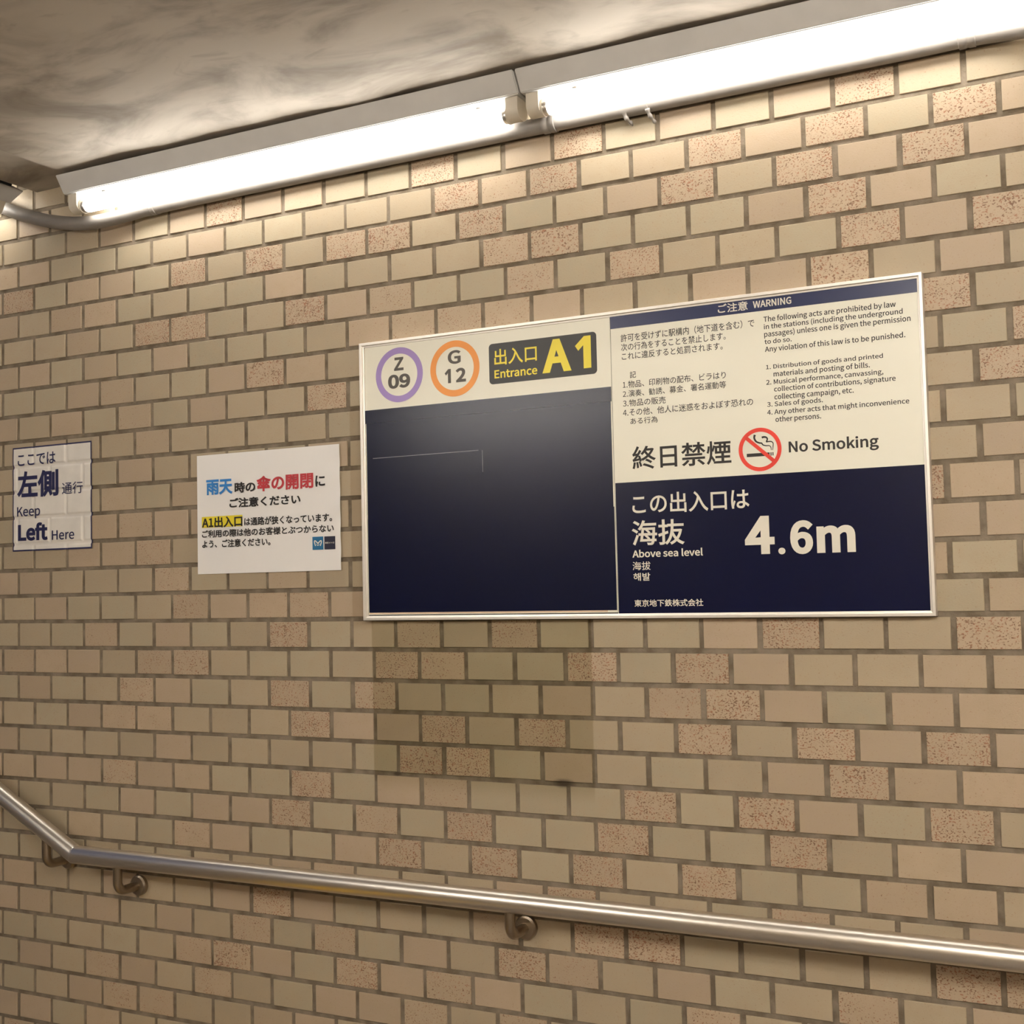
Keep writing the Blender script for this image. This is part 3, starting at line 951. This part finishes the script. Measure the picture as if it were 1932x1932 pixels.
# no smoking symbol
mb = MB()
mb.sheet(zz([(0.8749, 0.3758), (0.9198, 0.3758), (0.9198, 0.3823), (0.8749, 0.3823)]), Y0 - .0005)
mb.sheet(zz(rect(0.9216, 0.9236, 0.3758, 0.3823)), Y0 - .0005)
mb.sheet(zz(rect(0.9253, 0.9273, 0.3758, 0.3823)), Y0 - .0005)
def curl(pts, w0, w1):
    P = smooth_path([(x, 0, z) for x, z in pts], 5)
    n = len(P)
    mb.ribbon([(p.x, p.z + ZO) for p in P], [w0 + (w1 - w0) * (i / (n - 1)) ** 0.7 for i in range(n)], Y0 - .0005)
curl([(.8922, .4181), (.8908, .4120), (.8942, .4051), (.9009, .4017), (.9047, .4012), (.9075, .3976), (.9132, .3956), (.9199, .3951), (.9227, .3916), (.9233, .3863)], .0045, .0012)
curl([(.9056, .4117), (.9090, .4126), (.9138, .4119), (.9164, .4082), (.9144, .4031), (.9183, .4033), (.9241, .4027), (.9273, .3993), (.9268, .3922), (.9259, .3861)], .0042, .0012)
mb.build('cigarette_symbol', M['ink'], war, org)
mb = MB()
mb.ring(0.9013, 0.3891 + ZO, 0.0343, 0.0420, Y0 - .0009, 90)
mb.ribbon(zz([(.8754, .4127), (.9275, .3655)]), .0072, Y0 - .0009)
mb.build('prohibition_ring', M['stop'], war, org)

# ---------------------------------------------------------------- vinyl keep left sticker, follows the tile relief
kx0, kx1, kz0, kz1 = -1.1395, -0.8530, 0.2562, 0.5340
def relief(x, z):
    r = math.floor((z - 0.0) / TH + 1e-6)
    while row_z(r) - ZO > z: r -= 1
    while row_z(r + 1) - ZO < z: r += 1
    off = 0.0 if r % 2 else 0.5
    u = (x / TW - off) % 1.0
    dx = min(u, 1 - u) * TW
    dz = min(z - (row_z(r) - ZO), row_z(r + 1) - ZO - z)
    t = min(dx, dz)
    g = max(0.0, 1 - max(0.0, t - 0.0022) / 0.0048)
    g = g * g * (3 - 2 * g)
    return -0.0052 + 0.0027 * g + 0.0003 * math.sin(61 * x + 40 * z) * math.sin(97 * z)
org = ((kx0 + kx1) / 2, 0, kz0 + ZO)
stick = thing('wall_sticker', 'white sticker with thin blue edge at the far left, reading Keep Left Here', 'sticker', org)
nx, nz = 150, 146
v = []
for i in range(nx + 1):
    for j in range(nz + 1):
        x, z = kx0 + (kx1 - kx0) * i / nx, kz0 + (kz1 - kz0) * j / nz
        v.append((x, relief(x, z), z + ZO))
f, sl = [], []
for i in range(nx):
    for j in range(nz):
        a = i * (nz + 1) + j
        f.append((a, a + nz + 1, a + nz + 2, a + 1))
        sl.append(1 if i < 2 or i >= nx - 2 or j < 2 or j >= nz - 2 else 0)
sheet = mesh('vinyl_sheet', v, f, [M['sticker'], M['ink_navy']], stick, org, True, sl)
mb = MB()
for s, x0, z0, x1, z1, wgt in KEEP:
    lettering(mb, s, x0, z0 + ZO, x1, z1 + ZO, wgt, -0.0062)
mb.build('sticker_lettering', M['ink_navy'], sheet, org)

# ---------------------------------------------------------------- paper poster
px0, px1, pz0, pz1 = -0.5020, -0.0808, 0.1810, 0.4706
org = ((px0 + px1) / 2, 0, pz0 + ZO)
post = thing('paper_poster', 'white paper poster with blue and red headline, between the sticker and the big sign', 'poster', org)
nx, nz = 60, 48
v, f = [], []
def paper_y(x, z):
    t = max(0.0, (x - px1 + .10) / .10)
    return -0.0076 - 0.0008 * t * t * math.sin(95 * (z - pz0)) - 0.0005 * math.sin(9 * x + 3)
for i in range(nx + 1):
    for j in range(nz + 1):
        x, z = px0 + (px1 - px0) * i / nx, pz0 + (pz1 - pz0) * j / nz
        v.append((x, paper_y(x, z), z + ZO))
for i in range(nx):
    for j in range(nz):
        a = i * (nz + 1) + j
        f.append((a, a + nz + 1, a + nz + 2, a + 1))
sheet = mesh('paper_sheet', v, f, M['paper'], post, org, True)
YP = -0.0090
mb = MB(); mb.sheet(zz(rect(-.4866, -.3624, .2934, .3200)), YP)
mb.build('highlighter_bar', M['highlight'], sheet, org)
for name, rows, mat in (('headline', PBLUE, 'blue'), ('headline', PRED, 'red'), ('headline', PBLACK[:1], 'ink'), ('headline', PBLACK[1:2], 'ink'), ('headline', PBLACK[2:3], 'ink'), ('notice_lettering', PBLACK[3:], 'ink')):
    text_block(name, rows, M[mat], sheet, org, YP - .0003)
mb = MB(); mb.sheet(zz(rect(-.1591, -.1286, .2294, .2596)), YP)
lg = mb.build('logo_square', M['logo_blue'], sheet, org)
lg['label'] = 'blue square with a white M emblem'
mb = MB(); mb.sheet(zz(rect(-.1258, -.0955, .2294, .2594)), YP)
mb.build('logo_square', M['logo_navy'], sheet, org)['label'] = 'dark navy square with tiny white lettering'
mb = MB()
pts = [(-.1502, .2384), (-.1521, .2429), (-.1534, .2474), (-.1527, .2502), (-.1497, .2495), (-.1436, .2451), (-.1373, .2493), (-.1344, .2499), (-.1337, .2467), (-.1355, .2423), (-.1371, .2383)]
mb.ribbon([(p.x, p.z + ZO) for p in smooth_path([(x, 0, z) for x, z in pts], 4)], .0026, YP - .0003)
pts = [(-.1436, .2448), (-.1463, .2421), (-.1452, .2397), (-.1421, .2396), (-.1407, .2419), (-.1436, .2448)]
mb.ribbon([(p.x, p.z + ZO) for p in smooth_path([(x, 0, z) for x, z in pts], 4)], .0014, YP - .0003)
mb.build('logo_emblem', M['lettering'], sheet, org)
text_block('logo_lettering', [('東京メトロ', -0.1236, 0.2425, -0.0984, 0.2466, '2')], M['lettering'], sheet, org, YP - .0003)

# ---------------------------------------------------------------- yellow tactile strip at the foot of the stairs (below the frame, seen in the rail)
tp = MB()
tp.box(-0.82, -0.52, -1.9, -0.10, 0.0, 0.008, .002)
for i in range(5):
    for j in range(30):
        x, y = -0.79 + .06 * i, -1.87 + .06 * j
        tp.tube([(x, y, .007), (x, y, .011), (x, y, .013)], [.014, .012, .009], 10)
tag(tp.build('tactile_paving', M['tactile']), 'yellow dotted tactile paving strip on the floor before the stairs', 'paving')
